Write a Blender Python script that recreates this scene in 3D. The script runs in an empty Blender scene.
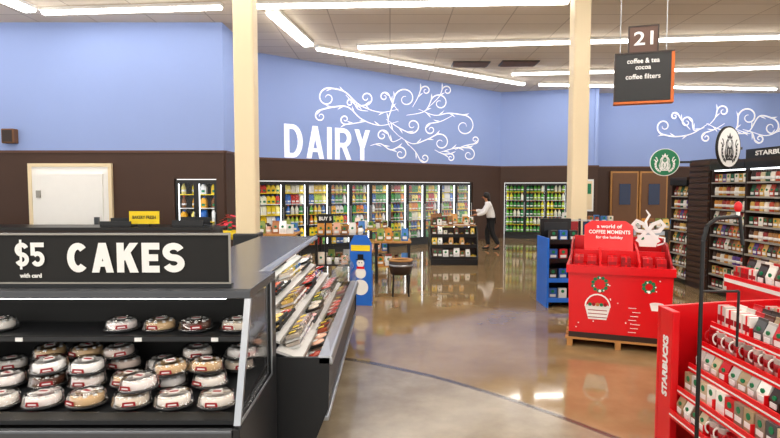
import bpy, math, random
from mathutils import Vector, Matrix
random.seed(7)
S=bpy.context.scene; COL=S.collection
try: S.view_settings.view_transform='Standard'
except Exception: pass
# ---------------------------------------------------------------- materials
def lin(h):
    h=h.lstrip('#'); c=[int(h[i:i+2],16)/255 for i in (0,2,4)]
    return tuple((x/12.92 if x<=.04045 else ((x+.055)/1.055)**2.4) for x in c)+(1,)
def mat(name,col,rough=.5,metal=0,emit=0,var=.08,scale=8,spec=.5):
    m=bpy.data.materials.new(name); m.use_nodes=True; nt=m.node_tree; b=nt.nodes['Principled BSDF']
    c=lin(col) if isinstance(col,str) else col
    b.inputs['Roughness'].default_value=rough; b.inputs['Metallic'].default_value=metal
    b.inputs['Specular IOR Level'].default_value=spec
    b.inputs['Base Color'].default_value=c
    if emit:
        b.inputs['Emission Color'].default_value=c; b.inputs['Emission Strength'].default_value=emit
    elif var:
        tc=nt.nodes.new('ShaderNodeTexCoord'); n=nt.nodes.new('ShaderNodeTexNoise'); n.inputs['Scale'].default_value=scale
        n.inputs['Detail'].default_value=3
        mx=nt.nodes.new('ShaderNodeMix'); mx.data_type='RGBA'
        mx.inputs['A'].default_value=tuple(x*(1-var) for x in c[:3])+(1,)
        mx.inputs['B'].default_value=tuple(min(1,x*(1+var)) for x in c[:3])+(1,)
        nt.links.new(tc.outputs['Object'],n.inputs['Vector']); nt.links.new(n.outputs['Fac'],mx.inputs['Factor'])
        nt.links.new(mx.outputs['Result'],b.inputs['Base Color'])
    return m
def tint(name,rough=.4,k=1.0):
    m=bpy.data.materials.new(name); m.use_nodes=True; nt=m.node_tree; b=nt.nodes['Principled BSDF']
    oi=nt.nodes.new('ShaderNodeObjectInfo'); nt.links.new(oi.outputs['Color'],b.inputs['Base Color'])
    b.inputs['Roughness'].default_value=rough
    return m
def glass(name,f=.12,col=(1,1,1,1)):
    m=bpy.data.materials.new(name); m.use_nodes=True; nt=m.node_tree
    for n in list(nt.nodes):
        if n.type=='BSDF_PRINCIPLED': nt.nodes.remove(n)
    o=[n for n in nt.nodes if n.type=='OUTPUT_MATERIAL'][0]
    t=nt.nodes.new('ShaderNodeBsdfTransparent'); t.inputs[0].default_value=col
    g=nt.nodes.new('ShaderNodeBsdfGlossy'); g.inputs['Roughness'].default_value=.08
    lw=nt.nodes.new('ShaderNodeLayerWeight'); lw.inputs['Blend'].default_value=f
    mx=nt.nodes.new('ShaderNodeMixShader'); nt.links.new(lw.outputs['Facing'],mx.inputs[0])
    nt.links.new(t.outputs[0],mx.inputs[1]); nt.links.new(g.outputs[0],mx.inputs[2]); nt.links.new(mx.outputs[0],o.inputs[0])
    return m
M={}
M['blue']=mat('wall_blue_paint','#90a6dc',.7,var=.03,scale=1)
M['brown']=mat('wall_brown_paint','#3f2618',.6,var=.1,scale=2)
M['cap']=mat('trim_dark','#5a3a2c',.5)
M['white']=mat('white_paint','#f2f2f0',.45,var=.02)
M['whiteglow']=mat('white_wall_paint_glow','#f4f6ff',.5,emit=.25)  # white lettering paint with a faint glow built in, though no lamp
M['cream']=mat('cream_paint','#ead8b4',.5,var=.03,scale=3)
M['black']=mat('black_enamel','#0b0b0c',.35,var=.1)
M['blackm']=mat('black_matte','#101010',.7)
M['steel']=mat('brushed_steel','#b6bac0',.3,.85,var=.06,scale=20)
M['grey']=mat('grey_enamel','#55585d',.25,.4)
M['dgrey']=mat('dark_grey','#26282b',.4,.2)
M['mgrey']=mat('mid_grey_rail','#9c9992',.4,.1)
M['red']=mat('red_board','#dc1019',.3,var=.05)
M['dred']=mat('dark_red','#9a0b16',.4)
M['green']=mat('green_print','#00794c',.4,var=.03)
M['orange']=mat('orange_edge','#c8641e',.5)
M['tan']=mat('tan_door','#6e4a2e',.55)
M['dbrown']=mat('dark_wood','#2c1c15',.45,var=.2,scale=6)
M['plate']=mat('brown_plate','#5b4034',.5)
M['wood']=mat('pale_wood','#b98448',.55,var=.2,scale=5)
M['yellow']=mat('yellow_card','#f4d61c',.5)
M['bluecard']=mat('blue_card','#1f6ad0',.4)
M['skin']=mat('skin','#b57a55',.55,var=.03)
M['hair']=mat('dark_hair','#17100c',.5)
M['jacket']=mat('white_jacket_cloth','#f2f0f0',.8,var=.04)
M['trouser']=mat('black_trouser_cloth','#101014',.8)
M['tube']=mat('lamp_diffuser','#fff9f0',emit=19)
M['tube2']=mat('cooler_lamp','#f4faff',emit=4)
M['tube3']=mat('case_lamp','#fffaf0',emit=9)
M['rail']=mat('price_rail','#e8e8e6',.4,var=.02)
M['glass']=glass('clear_glass',.12)
M['lid']=glass('clear_plastic',.38,(.98,.98,.99,1))
M['tint']=tint('product_print')
M['tintr']=tint('product_film',.15)
M['icing']=tint('icing_cream',.5)
M['dblue']=mat('dark_blue_pane','#14264a',.15)
M['clear']=mat('glow_sign_blue','#4b86d8',emit=.8)
M['int']=mat('cooler_interior','#4c4f4a',.5)
def floor_mat():
    m=bpy.data.materials.new('polished_concrete'); m.use_nodes=True; nt=m.node_tree; N=nt.nodes; L=nt.links; b=N['Principled BSDF']
    g=N.new('ShaderNodeNewGeometry'); sp=N.new('ShaderNodeSeparateXYZ'); L.new(g.outputs['Position'],sp.inputs[0])
    def noise(sc,d=6):
        n=N.new('ShaderNodeTexNoise'); n.inputs['Scale'].default_value=sc; n.inputs['Detail'].default_value=d; n.inputs['Roughness'].default_value=.6; L.new(g.outputs['Position'],n.inputs['Vector']); return n
    def ramp(src,stops):
        r=N.new('ShaderNodeValToRGB'); e=r.color_ramp.elements
        while len(e)<len(stops): e.new(.5)
        for i,(p,c) in enumerate(stops): e[i].position=p; e[i].color=lin(c) if isinstance(c,str) else c
        L.new(src,r.inputs[0]); return r
    def mth(op,a,bv):
        n=N.new('ShaderNodeMath'); n.operation=op
        for i,x in enumerate((a,bv)):
            if isinstance(x,(int,float)): n.inputs[i].default_value=x
            else: L.new(x,n.inputs[i])
        return n.outputs[0]
    n1=noise(.9,8); n2=noise(2.6,10)
    warm=ramp(n1.outputs['Fac'],[(.3,'#7c6546'),(.5,'#8e7653'),(.7,'#a08965')])
    cool=ramp(n2.outputs['Fac'],[(.3,'#7a6d5a'),(.5,'#897c68'),(.7,'#988c78')])
    wob=mth('MULTIPLY',mth('SUBTRACT',n1.outputs['Fac'],.5),.12)
    x2=mth('MULTIPLY',mth('MULTIPLY',sp.outputs['X'],sp.outputs['X']),.2)
    s=mth('ADD',mth('ADD',mth('SUBTRACT',sp.outputs['Y'],5.35),mth('MULTIPLY',sp.outputs['X'],.62)),x2); s=mth('ADD',s,wob)
    r=N.new('ShaderNodeMapRange'); r.inputs['From Min'].default_value=-.05; r.inputs['From Max'].default_value=.1; L.new(s,r.inputs['Value'])
    mx=N.new('ShaderNodeMix'); mx.data_type='RGBA'; L.new(r.outputs[0],mx.inputs['Factor']); L.new(cool.outputs[0],mx.inputs['A']); L.new(warm.outputs[0],mx.inputs['B'])
    ab=mth('ABSOLUTE',s,0)
    lr=N.new('ShaderNodeMapRange'); lr.inputs['From Min'].default_value=.025; lr.inputs['From Max'].default_value=.06; lr.inputs['To Min'].default_value=1; lr.inputs['To Max'].default_value=0; L.new(ab,lr.inputs['Value'])
    fy=mth('LESS_THAN',mth('ABSOLUTE',mth('SUBTRACT',mth('FRACT',mth('MULTIPLY',sp.outputs['Y'],.15),0),.5),0),.0015)
    ln=mth('MULTIPLY',mth('MAXIMUM',lr.outputs[0],mth('MULTIPLY',fy,.6)),.85)
    m2=N.new('ShaderNodeMix'); m2.data_type='RGBA'; L.new(ln,m2.inputs['Factor']); L.new(mx.outputs['Result'],m2.inputs['A']); m2.inputs['B'].default_value=lin('#2c2022')
    L.new(m2.outputs['Result'],b.inputs['Base Color'])
    rr=N.new('ShaderNodeMapRange'); rr.inputs['From Min'].default_value=.3; rr.inputs['From Max'].default_value=.7; rr.inputs['To Min'].default_value=.04; rr.inputs['To Max'].default_value=.09; L.new(n2.outputs['Fac'],rr.inputs['Value'])
    r3=mth('ADD',rr.outputs[0],mth('MULTIPLY',mth('SUBTRACT',1,r.outputs[0]),.12)); L.new(r3,b.inputs['Roughness'])
    b.inputs['Specular IOR Level'].default_value=.8
    return m
def ceil_mat():
    m=bpy.data.materials.new('ceiling_tile'); m.use_nodes=True; nt=m.node_tree; N=nt.nodes; L=nt.links; b=N['Principled BSDF']
    g=N.new('ShaderNodeNewGeometry'); t=N.new('ShaderNodeTexBrick'); t.offset=0; t.inputs['Scale'].default_value=1
    t.inputs['Brick Width'].default_value=1.2; t.inputs['Row Height'].default_value=.6; t.inputs['Mortar Size'].default_value=.012
    t.inputs['Color1'].default_value=lin('#e4d9c8'); t.inputs['Color2'].default_value=lin('#dccfbc'); t.inputs['Mortar'].default_value=lin('#b8a996')
    L.new(g.outputs['Position'],t.inputs['Vector']); L.new(t.outputs['Color'],b.inputs['Base Color']); b.inputs['Roughness'].default_value=.8
    return m
M['floor']=floor_mat(); M['ceil']=ceil_mat()
# ---------------------------------------------------------------- mesh builder
class MB:
    def __init__(s): s.v=[];s.f=[];s.mi=[];s.mats=[];s.sm=[]
    def k(s,m):
        m=M[m] if isinstance(m,str) else m
        if m not in s.mats: s.mats.append(m)
        return s.mats.index(m)
    def add(s,vs,fs,m,smooth=False,mx=None):
        o=len(s.v); k=s.k(m)
        for v in vs:
            v=Vector(v); v=mx@v if mx else v; s.v.append(tuple(v))
        for f in fs: s.f.append([i+o for i in f]); s.mi.append(k); s.sm.append(smooth)
        return s
    def box(s,x0,x1,y0,y1,z0,z1,m,mx=None):
        vs=[(x,y,z) for z in (z0,z1) for y in (y0,y1) for x in (x0,x1)]
        return s.add(vs,[(0,2,3,1),(4,5,7,6),(0,1,5,4),(2,6,7,3),(0,4,6,2),(1,3,7,5)],m,mx=mx)
    def prism(s,poly,ax,a,b,m,mx=None):
        n=len(poly)
        def P(p,t): return {'x':(t,p[0],p[1]),'y':(p[0],t,p[1]),'z':(p[0],p[1],t)}[ax]
        vs=[P(p,a) for p in poly]+[P(p,b) for p in poly]
        fs=[tuple(range(n)),tuple(range(2*n-1,n-1,-1))]+[(i,(i+1)%n,n+(i+1)%n,n+i) for i in range(n)]
        return s.add(vs,fs,m,mx=mx)
    def cyl(s,p0,p1,r0,m,r1=None,n=12,smooth=True):
        r1=r0 if r1 is None else r1; p0=Vector(p0);p1=Vector(p1); d=(p1-p0).normalized()
        u=d.orthogonal().normalized(); w=d.cross(u)
        vs=[p0+(u*math.cos(t)+w*math.sin(t))*r0 for t in [2*math.pi*i/n for i in range(n)]]
        vs+=[p1+(u*math.cos(t)+w*math.sin(t))*r1 for t in [2*math.pi*i/n for i in range(n)]]
        s.add(vs,[(i,(i+1)%n,n+(i+1)%n,n+i) for i in range(n)],m,smooth)
        return s.add(vs,[tuple(range(n-1,-1,-1)),tuple(range(n,2*n))],m)
    def lathe(s,prof,m,n=16,c=(0,0,0),smooth=True):
        vs=[];fs=[]
        for r,z in prof:
            for i in range(n):
                t=2*math.pi*i/n; vs.append((c[0]+r*math.cos(t),c[1]+r*math.sin(t),c[2]+z))
        for j in range(len(prof)-1):
            for i in range(n):
                a=j*n+i;b=j*n+(i+1)%n; fs.append((a,b,b+n,a+n))
        fs.append(tuple(range(n-1,-1,-1))); q=(len(prof)-1)*n; fs.append(tuple(range(q,q+n)))
        return s.add(vs,fs,m,smooth)
    def ell(s,c,r,m,n=12):
        prof=[(max(1e-4,math.cos(t)),math.sin(t)) for t in [math.pi*(i/ (n//2)-.5) for i in range(n//2+1)]]
        mx=Matrix.Translation(c)@Matrix.Diagonal((r[0],r[1],r[2],1))
        t=MB(); t.lathe(prof,'black',n)
        return s.add(t.v,t.f,m,True,mx)
    def ribbon(s,pts,w,y,m,taper=True):
        n=len(pts); vs=[];fs=[]
        for i,p in enumerate(pts):
            a=Vector(pts[max(0,i-1)]);b=Vector(pts[min(n-1,i+1)]); d=(b-a); d=d.normalized() if d.length else Vector((1,0))
            q=Vector((-d.y,d.x)); ww=w*(.35+.65*math.sin(math.pi*min(1,max(0,i/(n-1))))) if taper else w
            for sgn in (1,-1): vs.append((p[0]+q.x*ww/2*sgn,y,p[1]+q.y*ww/2*sgn))
        for i in range(n-1): fs.append((2*i,2*i+1,2*i+3,2*i+2))
        return s.add(vs,fs,m)
    def disc(s,cx,cz,r,y0,y1,m,n=32,rz=None):
        rz=rz or r
        return s.prism([(cx+r*math.cos(2*math.pi*i/n),cz+rz*math.sin(2*math.pi*i/n)) for i in range(n)],'y',y0,y1,m)
    def mesh(s,name='m'):
        me=bpy.data.meshes.new(name); me.from_pydata(s.v,[],s.f)
        for m in s.mats: me.materials.append(m)
        me.polygons.foreach_set('material_index',s.mi); me.polygons.foreach_set('use_smooth',s.sm)
        me.update()
        import bmesh
        b=bmesh.new(); b.from_mesh(me); bmesh.ops.recalc_face_normals(b,faces=b.faces); b.to_mesh(me); b.free()
        return me
def obj(name,me,parent=None,loc=(0,0,0),rot=0,label=None,cat=None,group=None,color=None,kind=None,bevel=0,rx=0):
    if isinstance(me,MB): me=me.mesh(name)
    o=bpy.data.objects.new(name,me); COL.objects.link(o); o.location=loc; o.rotation_euler=(rx,0,rot)
    if parent: o.parent=parent
    if label: o['label']=label
    if cat: o['category']=cat
    if group: o['group']=group
    if kind: o['kind']=kind
    if color: o.color=color
    if bevel:
        b=o.modifiers.new('b','BEVEL'); b.width=bevel; b.segments=2; b.limit_method='ANGLE'
    return o
def thing(name,label,cat,loc=(0,0,0),rot=0,group=None,rx=0):
    return obj(name,None,None,loc,rot,label,cat,group,rx=rx)
def text(s,size,m,ext=.003,off=0,sx=1,align='CENTER',sp=1):
    c=bpy.data.curves.new('t','FONT'); c.body=s; c.size=size; c.extrude=ext; c.offset=off; c.align_x=align; c.align_y='CENTER'; c.space_character=sp
    c.resolution_u=3
    o=bpy.data.objects.new('t',c); COL.objects.link(o)
    dg=bpy.context.evaluated_depsgraph_get(); dg.update()
    me=bpy.data.meshes.new_from_object(o.evaluated_get(dg)); bpy.data.objects.remove(o)
    me.transform(Matrix.Rotation(math.pi/2,4,'X')@Matrix.Diagonal((sx,1,1,1)))
    me.materials.clear(); me.materials.append(M[m] if isinstance(m,str) else m)
    return me
def fit(me,w,h,center=True):
    xs=[v.co.x for v in me.vertices]; zs=[v.co.z for v in me.vertices]
    sx=w/(max(xs)-min(xs)); sz=h/(max(zs)-min(zs)); cx=(max(xs)+min(xs))/2; cz=(max(zs)+min(zs))/2
    me.transform(Matrix.Diagonal((sx,1,sz,1))@Matrix.Translation((-cx,0,-cz))); return me
# block lettering: curved strokes as ribbons, slanted strokes as clean-cut polygons
def block(s,W,t,m,y=-.004,gap=.12,dy=.0012):
    def arc(cx,cz,rx,rz,a0,a1,n=14): return [(cx+rx*math.cos(math.radians(a0+(a1-a0)*i/n)),cz+rz*math.sin(math.radians(a0+(a1-a0)*i/n))) for i in range(n+1)]
    mb=MB(); x=0; h=t/2
    for ch in s:
        w=W; l,r,b,u=h,w-h,h,1-h; c=w/2; P=[]; Q=[]
        if ch=='C': P=[arc(c,.5,c-h,.5-h,45,315,20)]
        elif ch=='A':
            Q=[[(0,0),(t*1.02,0),(c+t*.52,1),(c-t*.52,1)],[(w,0),(w-t*1.02,0),(c-t*.52,1),(c+t*.52,1)],[(w*.25,.2),(w*.75,.2),(w*.7,.2+t*.8),(w*.3,.2+t*.8)]]
        elif ch=='K':
            P=[[(l,0),(l,1)]]; Q=[[(t*.9,.34),(t*.9,.66),(w-t*1.2,1),(w,1)],[(w*.36,.5),(w*.36+t*.85,.7),(w,0),(w-t*1.2,0)]]
        elif ch=='E': w*=.82; P=[[(l,0),(l,1)],[(h,u),(w,u)],[(h,.5),(w*.92,.5)],[(h,b),(w,b)]]
        elif ch in 'S$':
            q=.5; P=[arc(c,(q+u)/2,c-h,(u-q)/2,20,270,16)[:-1]+arc(c,(q+b)/2,c-h,(q-b)/2,90,-160,16)]
            if ch=='$': P.append([(c-t*.22,1.12),(c-t*.22+.001,-.12)]); 
        elif ch=='D': P=[[(l,0),(l,1)],[(h,u),(w*.45,u)]+arc(w*.45,.5,r-w*.45,u-.5,85,-85,14)+[(w*.45,b),(h,b)]]
        elif ch=='I': w=t; P=[[(h,0),(h,1)]]
        elif ch=='R':
            P=[[(l,0),(l,1)],[(h,u),(w*.5,u)]+arc(w*.5,(u+.46)/2,r-w*.5,(u-.46)/2,85,-85,12)+[(w*.5,.46),(h,.46)]]; Q=[[(w*.36,.46),(w*.36+t*1.1,.46),(w,0),(w-t*1.1,0)]]
        elif ch=='Y':
            Q=[[(0,1),(t*1.08,1),(c+h,.44),(c-h,.4)],[(w,1),(w-t*1.08,1),(c-h,.44),(c+h,.4)]]; P=[[(c,0),(c,.46)]]
        elif ch=='5': P=[[(l,u),(w*.95,u)],[(l,1),(l,.46)],arc(c,.32,c-h,.32-h,140,-150,18)]
        ww=t if ch!='$' else t
        for i,p in enumerate(P): mb.ribbon([(x+a,d) for a,d in p],t*(.55 if (ch=='$' and i==1) else 1),y-i*dy,m,False)
        for i,p in enumerate(Q): mb.add([(x+a,y-(i+3)*dy,d) for a,d in p],[tuple(range(len(p)))],m)
        x+=w+gap
    return mb.mesh('letters')
def copytree(o,loc,rot=None,color=None,childcolor=None,tilt=None):
    c=o.copy(); COL.objects.link(c); c.location=loc
    if rot is not None: c.rotation_euler=(o.rotation_euler[0],o.rotation_euler[1],rot)
    if tilt: c.rotation_euler=(tilt[0],tilt[1],rot or 0)
    if color: c.color=color
    for ch in o.children:
        d=ch.copy(); COL.objects.link(d); d.parent=c
        if childcolor and ch.name.startswith(childcolor[0]): d.color=childcolor[1]
        for g in ch.children:
            e=g.copy(); COL.objects.link(e); e.parent=d
    return c
def hexc(h): return lin(h)
# ---------------------------------------------------------------- shell
CZ=5.2
obj('floor',MB().box(-14,19,-4,21,-.1,0,'floor'),kind='structure')
obj('ceiling',MB().box(-14,19,-4,21,CZ,CZ+.1,'ceil'),kind='structure')
A=Vector((-3.43,13.7)); B=Vector((3.95,19.4)); C=Vector((7.13,18.6)); LW=Vector((-3.45,11.3))
def wallseg(name,p,q,low0=0,lowc=None):
    L=(q-p).length; a=math.atan2(q.y-p.y,q.x-p.x)
    mb=MB().box(0,L,0,.12,2.55,CZ,'blue')
    mb.box(0,L,-.03,.12,1.99,2.55,'brown')
    for (u0,u1) in (lowc or [(0,L)]): mb.box(u0,u1,-.03,.12,0,1.99,'brown')
    o=obj(name,mb,loc=(p.x,p.y,0),rot=a,kind='structure')
    t=obj('trim_'+name[5:],MB().box(0,L,-.05,0,2.53,2.58,'cap'),loc=(p.x,p.y,0),rot=a,kind='structure')
    return L,a
L0,a0=wallseg('wall_left',Vector((-13,11.3)),LW,lowc=[(0,8.5),(9.38,9.55)])
wallseg('wall_return',LW,A)
LA,aA=wallseg('wall_dairy',A,B,lowc=[(0,.06),(7.9,9.32)])
LB,aB=wallseg('wall_back',B,C,lowc=[(0,.15),(2.3,3.28)])
wallseg('wall_step',C,Vector((7.13,19.6)))
wallseg('wall_right',Vector((7.13,19.6)),Vector((19,19.6)))
d=MB(); d.box(-7.5,-7.43,11.2,11.27,0,2.31,'cream'); d.box(-5.84,-5.77,11.2,11.27,0,2.31,'cream'); d.box(-7.43,-5.84,11.2,11.27,2.24,2.31,'cream')
obj('trim_door_frame',d,kind='structure')
d=MB(); d.box(-7.3,-5.95,11.17,11.22,0,2.1,'white'); d.box(-7.43,-5.84,11.22,11.26,0,2.24,'white'); d.box(-7.3,-7.22,11.13,11.17,1.6,1.75,'mgrey'); d.box(-6.1,-6.02,11.1,11.17,1.0,1.2,'grey')
obj('door_1',d,kind='structure')
s=thing('wall_speaker','small tan plastic speaker box mounted high on blue wall','speaker',(-7.85,11.3,2.72))
obj('housing',MB().box(-.13,.13,-.16,0,0,.3,'tan'),s,bevel=.02); obj('grille',MB().box(-.1,.1,-.17,-.155,.03,.27,'dbrown'),s)
for i,x in enumerate((7.95,9.0)):
    d=MB(); d.box(x,x+1.0,19.47,19.55,0,2.4,'wood'); d.box(x+.06,x+.94,19.44,19.47,.1,2.34,'tan'); d.box(x+.3,x+.7,19.42,19.44,1.2,1.95,'dblue'); d.box(x+.06,x+.94,19.42,19.44,.1,.4,'steel')
    obj('door_%d'%(i+2),d,kind='structure')
n=thing('notice_board','small lit blue framed notice on brown wall','notice',(10.9,19.5,1.2))
obj('frame',MB().box(-.3,.3,-.02,.04,0,.75,'black'),n); obj('sheet',MB().box(-.22,.22,-.035,-.02,.06,.69,'clear'),n)
n=thing('wall_poster','white framed poster on brown wall beside coolers','poster',(6.75,18.62,1.0),aB)
obj('frame',MB().box(-.25,.25,-.03,.0,0,1.1,'rail'),n); obj('sheet',MB().box(-.2,.2,-.04,-.03,.06,1.04,'cream').box(-.17,.17,-.045,-.04,.6,.95,'green'),n)
for (x,y) in ((2.2,15.0),(3.5,14.9)):
    mb=MB().box(-.5,.5,-.3,.3,-.03,0,'dbrown')
    for k in range(6): mb.box(-.46,.46,-.26+k*.1,-.21+k*.1,-.045,-.03,'tan')
    obj('ceiling_vent',mb,None,(x,y,CZ),0,'brown slatted air vent in the tiled ceiling','vent','ceiling vents')
def light(p,q,w=.15):
    p=Vector(p);q=Vector(q); L=(q-p).length; a=math.atan2(q.y-p.y,q.x-p.x); m=(p+q)/2
    t=thing('ceiling_light','long white fluorescent strip fixture under the ceiling','ceiling light',(m.x,m.y,CZ),a,'fluorescent strip fixtures')
    obj('housing',MB().box(-L/2,L/2,-w/2-.01,w/2+.01,-.06,0,'white'),t)
    obj('diffuser',MB().prism([(-w/2,-.06),(-w/2+.03,-.11),(w/2-.03,-.11),(w/2,-.06)],'x',-L/2+.02,L/2-.02,'tube'),t)
for p,q in (((-6.6,10.45),(-3.1,10.15)),((-2.7,10.1),(3.2,9.85)),((-.77,13.0),(8.7,12.1)),((3.55,16),(10.9,15.1)),((4.8,17.6),(13,18.4)),
            ((-1.75,13.1),(4.3,17.55)),((-12.5,10.2),(-7.6,10.2))): light(p,q)
light((-2.25,10.5),(-1.9,12.8),.26); light((-7.0,8.2),(-6.75,10.35),.26)
for y in (6.8,3.8,.8,-2):
    light((-8,y),(-1,y),.3); light((.6,y),(8,y),.3)
light((9.5,12),(16,12)); light((9.5,6.8),(16,6.8))
for (x,y,w,h) in ((-1.91,7.25,.27,0),(3.22,9.3,.28,1)):
    mb=MB().box(-w/2,w/2,-w/2,w/2,.3,CZ,'cream'); t=thing('support_column','cream painted square steel support column','column',(x,y,0),group='support columns')
    obj('shaft',mb,t,bevel=.03); obj('base_guard',MB().box(-w/2-.03,w/2+.03,-w/2-.03,w/2+.03,0,1.2 if h==0 else .5,'dgrey'),t,bevel=.02)
def onwall(P,ang,px,py):
    r=(px-390)/540; dx,dy=math.cos(ang),math.sin(ang); u=(r*P.y-P.x)/(dx-r*dy); Y=P.y+u*dy; return (u,1.8-(py-188)/540*Y)
def curl(c,r,tail,dr=1,turns=1.25):
    T=tail[0]; dx,dy=T[0]-c[0],T[1]-c[1]; D=math.hypot(dx,dy); phi=math.atan2(dy,dx); a=phi-dr*math.acos(min(1,r/D))
    pts=[]; n=int(24*turns)
    for i in range(n+1):
        t=i/n; rr=r*(.22+.78*t**1.3); aa=a-dr*2*math.pi*turns*(1-t); pts.append((c[0]+rr*math.cos(aa),c[1]+rr*math.sin(aa)))
    pp=[pts[-2],pts[-1]]+list(tail)+[tail[-1]]
    for i in range(1,len(pp)-2):
        p0,p1,p2,p3=[Vector(q) for q in pp[i-1:i+3]]
        for k in range(1,9):
            t=k/8; q=.5*((2*p1)+(-p0+p2)*t+(2*p0-5*p1+4*p2-p3)*t*t+(-p0+3*p1-3*p2+p3)*t**3); pts.append((q.x,q.y))
    return pts
def scroll(name,label,P,ang,strokes,w):
    mb=MB()
    for si,st in enumerate(strokes):
        pp=curl(*st); mb.ribbon([onwall(P,ang,*q) for q in pp],w,-.012-si*.0005,'whiteglow')
        n=len(pp)
        for li,i in enumerate(range(n-8*len(st[2])+1,n-4,6)):
            a_=Vector(pp[i]); d_=(Vector(pp[i-3])-a_)
            if d_.length<.1: continue
            d_=d_.normalized(); q=Vector((-d_.y,d_.x))*(1 if li%2 else -1)
            leaf=[a_,a_+d_*2.4+q*.3,a_+d_*4.8+q*1.3,a_+d_*6.8+q*3.4,a_+d_*4.0+q*2.2,a_+d_*1.6+q*1.0]
            L_=[onwall(P,ang,v.x,v.y) for v in leaf]
            mb.add([(u,-.0115,z) for u,z in L_],[tuple(range(6))],'whiteglow')
    obj(name,mb,None,(P.x,P.y,0),ang,label,'wall decoration')
st=[((328,99),10,[(345,93),(360,106),(380,113),(398,110)],1),((321,117),6,[(333,108),(348,108),(362,120),(380,126),(398,122)],1),
 ((405,100),11,[(391,110),(388,124),(398,136)],-1),((439,104),9,[(424,112),(406,116)],-1),((412,126),8,[(398,128),(386,120)],1),
 ((463,127),11,[(448,114),(434,116),(418,110)],-1),((440,143),9,[(426,140),(412,144),(398,136)],-1),((468,155),7,[(457,148),(448,150),(438,153)],-1),
 ((400,154),7,[(390,150),(380,144),(370,146)],-1),((366,99),7,[(356,106),(346,96)],1),((425,92),5,[(417,99),(412,108)],-1),((345,120),5,[(354,124),(366,122)],-1),
 ((424,158),5,[(415,152),(405,142)],1),((382,136),6,[(392,142),(402,138)],1),((384,98),5,[(392,104),(398,112)],1),
 ((474,140),4,[(464,146),(454,150)],1),((430,130),6,[(440,122),(452,116)],1),((450,158),4,[(442,154),(434,150)],-1),((350,104),4,[(358,110),(368,112)],1),((446,92),5,[(438,98),(428,108)],-1)]
scroll('wall_scrollwork','white curling vine scrollwork painted on blue wall beside lettering',A,aA,st,.045)
R0=Vector((7.13,19.55))
base=[((662,127),8,[(674,137),(690,134),(706,124)],-1),((684,123),6,[(692,131),(702,128)],1),((704,138),5,[(712,130),(722,124)],1),
 ((745,118),10,[(733,130),(718,130),(704,124)],-1),((768,128),9,[(756,117),(746,132),(734,130)],-1),((720,112),6,[(712,119),(706,126)],-1),
 ((790,116),9,[(777,129),(764,136),(748,132)],-1),((757,139),5,[(749,133),(740,130)],1),((812,130),9,[(798,116),(784,128),(770,134)],-1),((732,139),5,[(740,134),(748,134)],1),((672,117),4,[(680,122),(688,130)],1)]
scroll('wall_scrollwork','white curling vine scrollwork painted on blue rear wall',R0,0,base,.058)
me=fit(block('DAIRY',.52,.145,'whiteglow',gap=.1,dy=.002),2.75,.88)
p=A+Vector((math.cos(aA),math.sin(aA)))*2.2
obj('wall_lettering',me,None,(p.x+.01,p.y-.012,3.04),aA,'large white condensed capital letters on blue wall above coolers','lettering')
# ---------------------------------------------------------------- products protos
def bottle():
    return MB().lathe([(.045,0),(.05,.02),(.05,.15),(.02,.21),(.018,.235)],'tint',10).lathe([(.052,.06),(.052,.1)],'rail',10).lathe([(.022,.235),(.022,.26)],'red',8).mesh('bottle')
def jug():
    return MB().prism([(-.07,0),(.07,0),(.07,.18),(.025,.25),(-.025,.25),(-.07,.18)],'y',-.06,.06,'tint').lathe([(.025,.25),(.025,.28)],'bluecard',8).box(-.04,.04,-.064,-.06,.05,.11,'green').mesh('jug')
def carton():
    return MB().box(-.05,.05,-.05,.05,0,.18,'tint').prism([(-.05,.18),(.05,.18),(.004,.23),(-.004,.23)],'x',-.05,.05,'tint').box(-.04,.04,-.054,-.05,.04,.08,'rail').mesh('carton')
def bag():
    mb=MB(); mb.add([(-.06,-.035,0),(.06,-.035,0),(.06,.035,0),(-.06,.035,0),(-.065,-.045,.1),(.065,-.045,.1),(.065,.045,.1),(-.065,.045,.1),(-.06,-.006,.2),(.06,-.006,.2),(.06,.006,.2),(-.06,.006,.2),(-.06,-.005,.225),(.06,-.005,.225),(.06,.005,.225),(-.06,.005,.225)],
      [(3,2,1,0)]+[(a+i,a+(i+1)%4,a+4+(i+1)%4,a+4+i) for a in (0,4,8) for i in range(4)]+[(12,13,14,15)],'tint')
    mb.prism([(-.04,.03),(.04,.03),(.04,.08),(-.04,.08)],'y',-.05,-.043,'rail'); mb.disc(0,.125,.022,-.046,-.035,'green',12); return mb.mesh('bag')
def jar():
    return MB().lathe([(.04,0),(.045,.01),(.045,.11),(.035,.13)],'tint',12).lathe([(.038,.13),(.038,.155)],'dbrown',12).lathe([(.046,.03),(.046,.07)],'rail',12).mesh('jar')
def pbox():
    return MB().box(-.06,.06,-.04,.04,0,.16,'tint').box(-.045,.045,-.043,-.04,.03,.07,'rail').disc(0,.115,.025,-.044,-.04,'green',12).mesh('pbox')
def gbox():
    return MB().box(-.06,.06,-.045,.045,0,.14,'tint').box(-.012,.012,-.048,.048,0,.142,'red').box(-.05,.05,-.049,-.045,.04,.08,'dred').mesh('gbox')
def pack():
    mb=MB().prism([(-.1,0),(.1,0),(.115,.03),(-.115,.03)],'y',-.07,.07,'blackm'); mb.ell((0,0,.028),(.095,.06,.025),'tintr',12); mb.box(-.05,.02,-.04,.0,.049,.054,'rail'); return mb.mesh('pack')
def clam():
    mb=MB().prism([(-.085,0),(.085,0),(.1,.025),(-.1,.025)],'y',-.06,.06,'rail'); mb.box(-.08,.08,-.05,.05,.02,.055,'tintr'); mb.prism([(-.1,.025),(.1,.025),(.08,.07),(-.08,.07)],'y',-.06,.06,'lid'); mb.box(-.03,.03,-.03,.02,.071,.073,'yellow'); return mb.mesh('clam')
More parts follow.
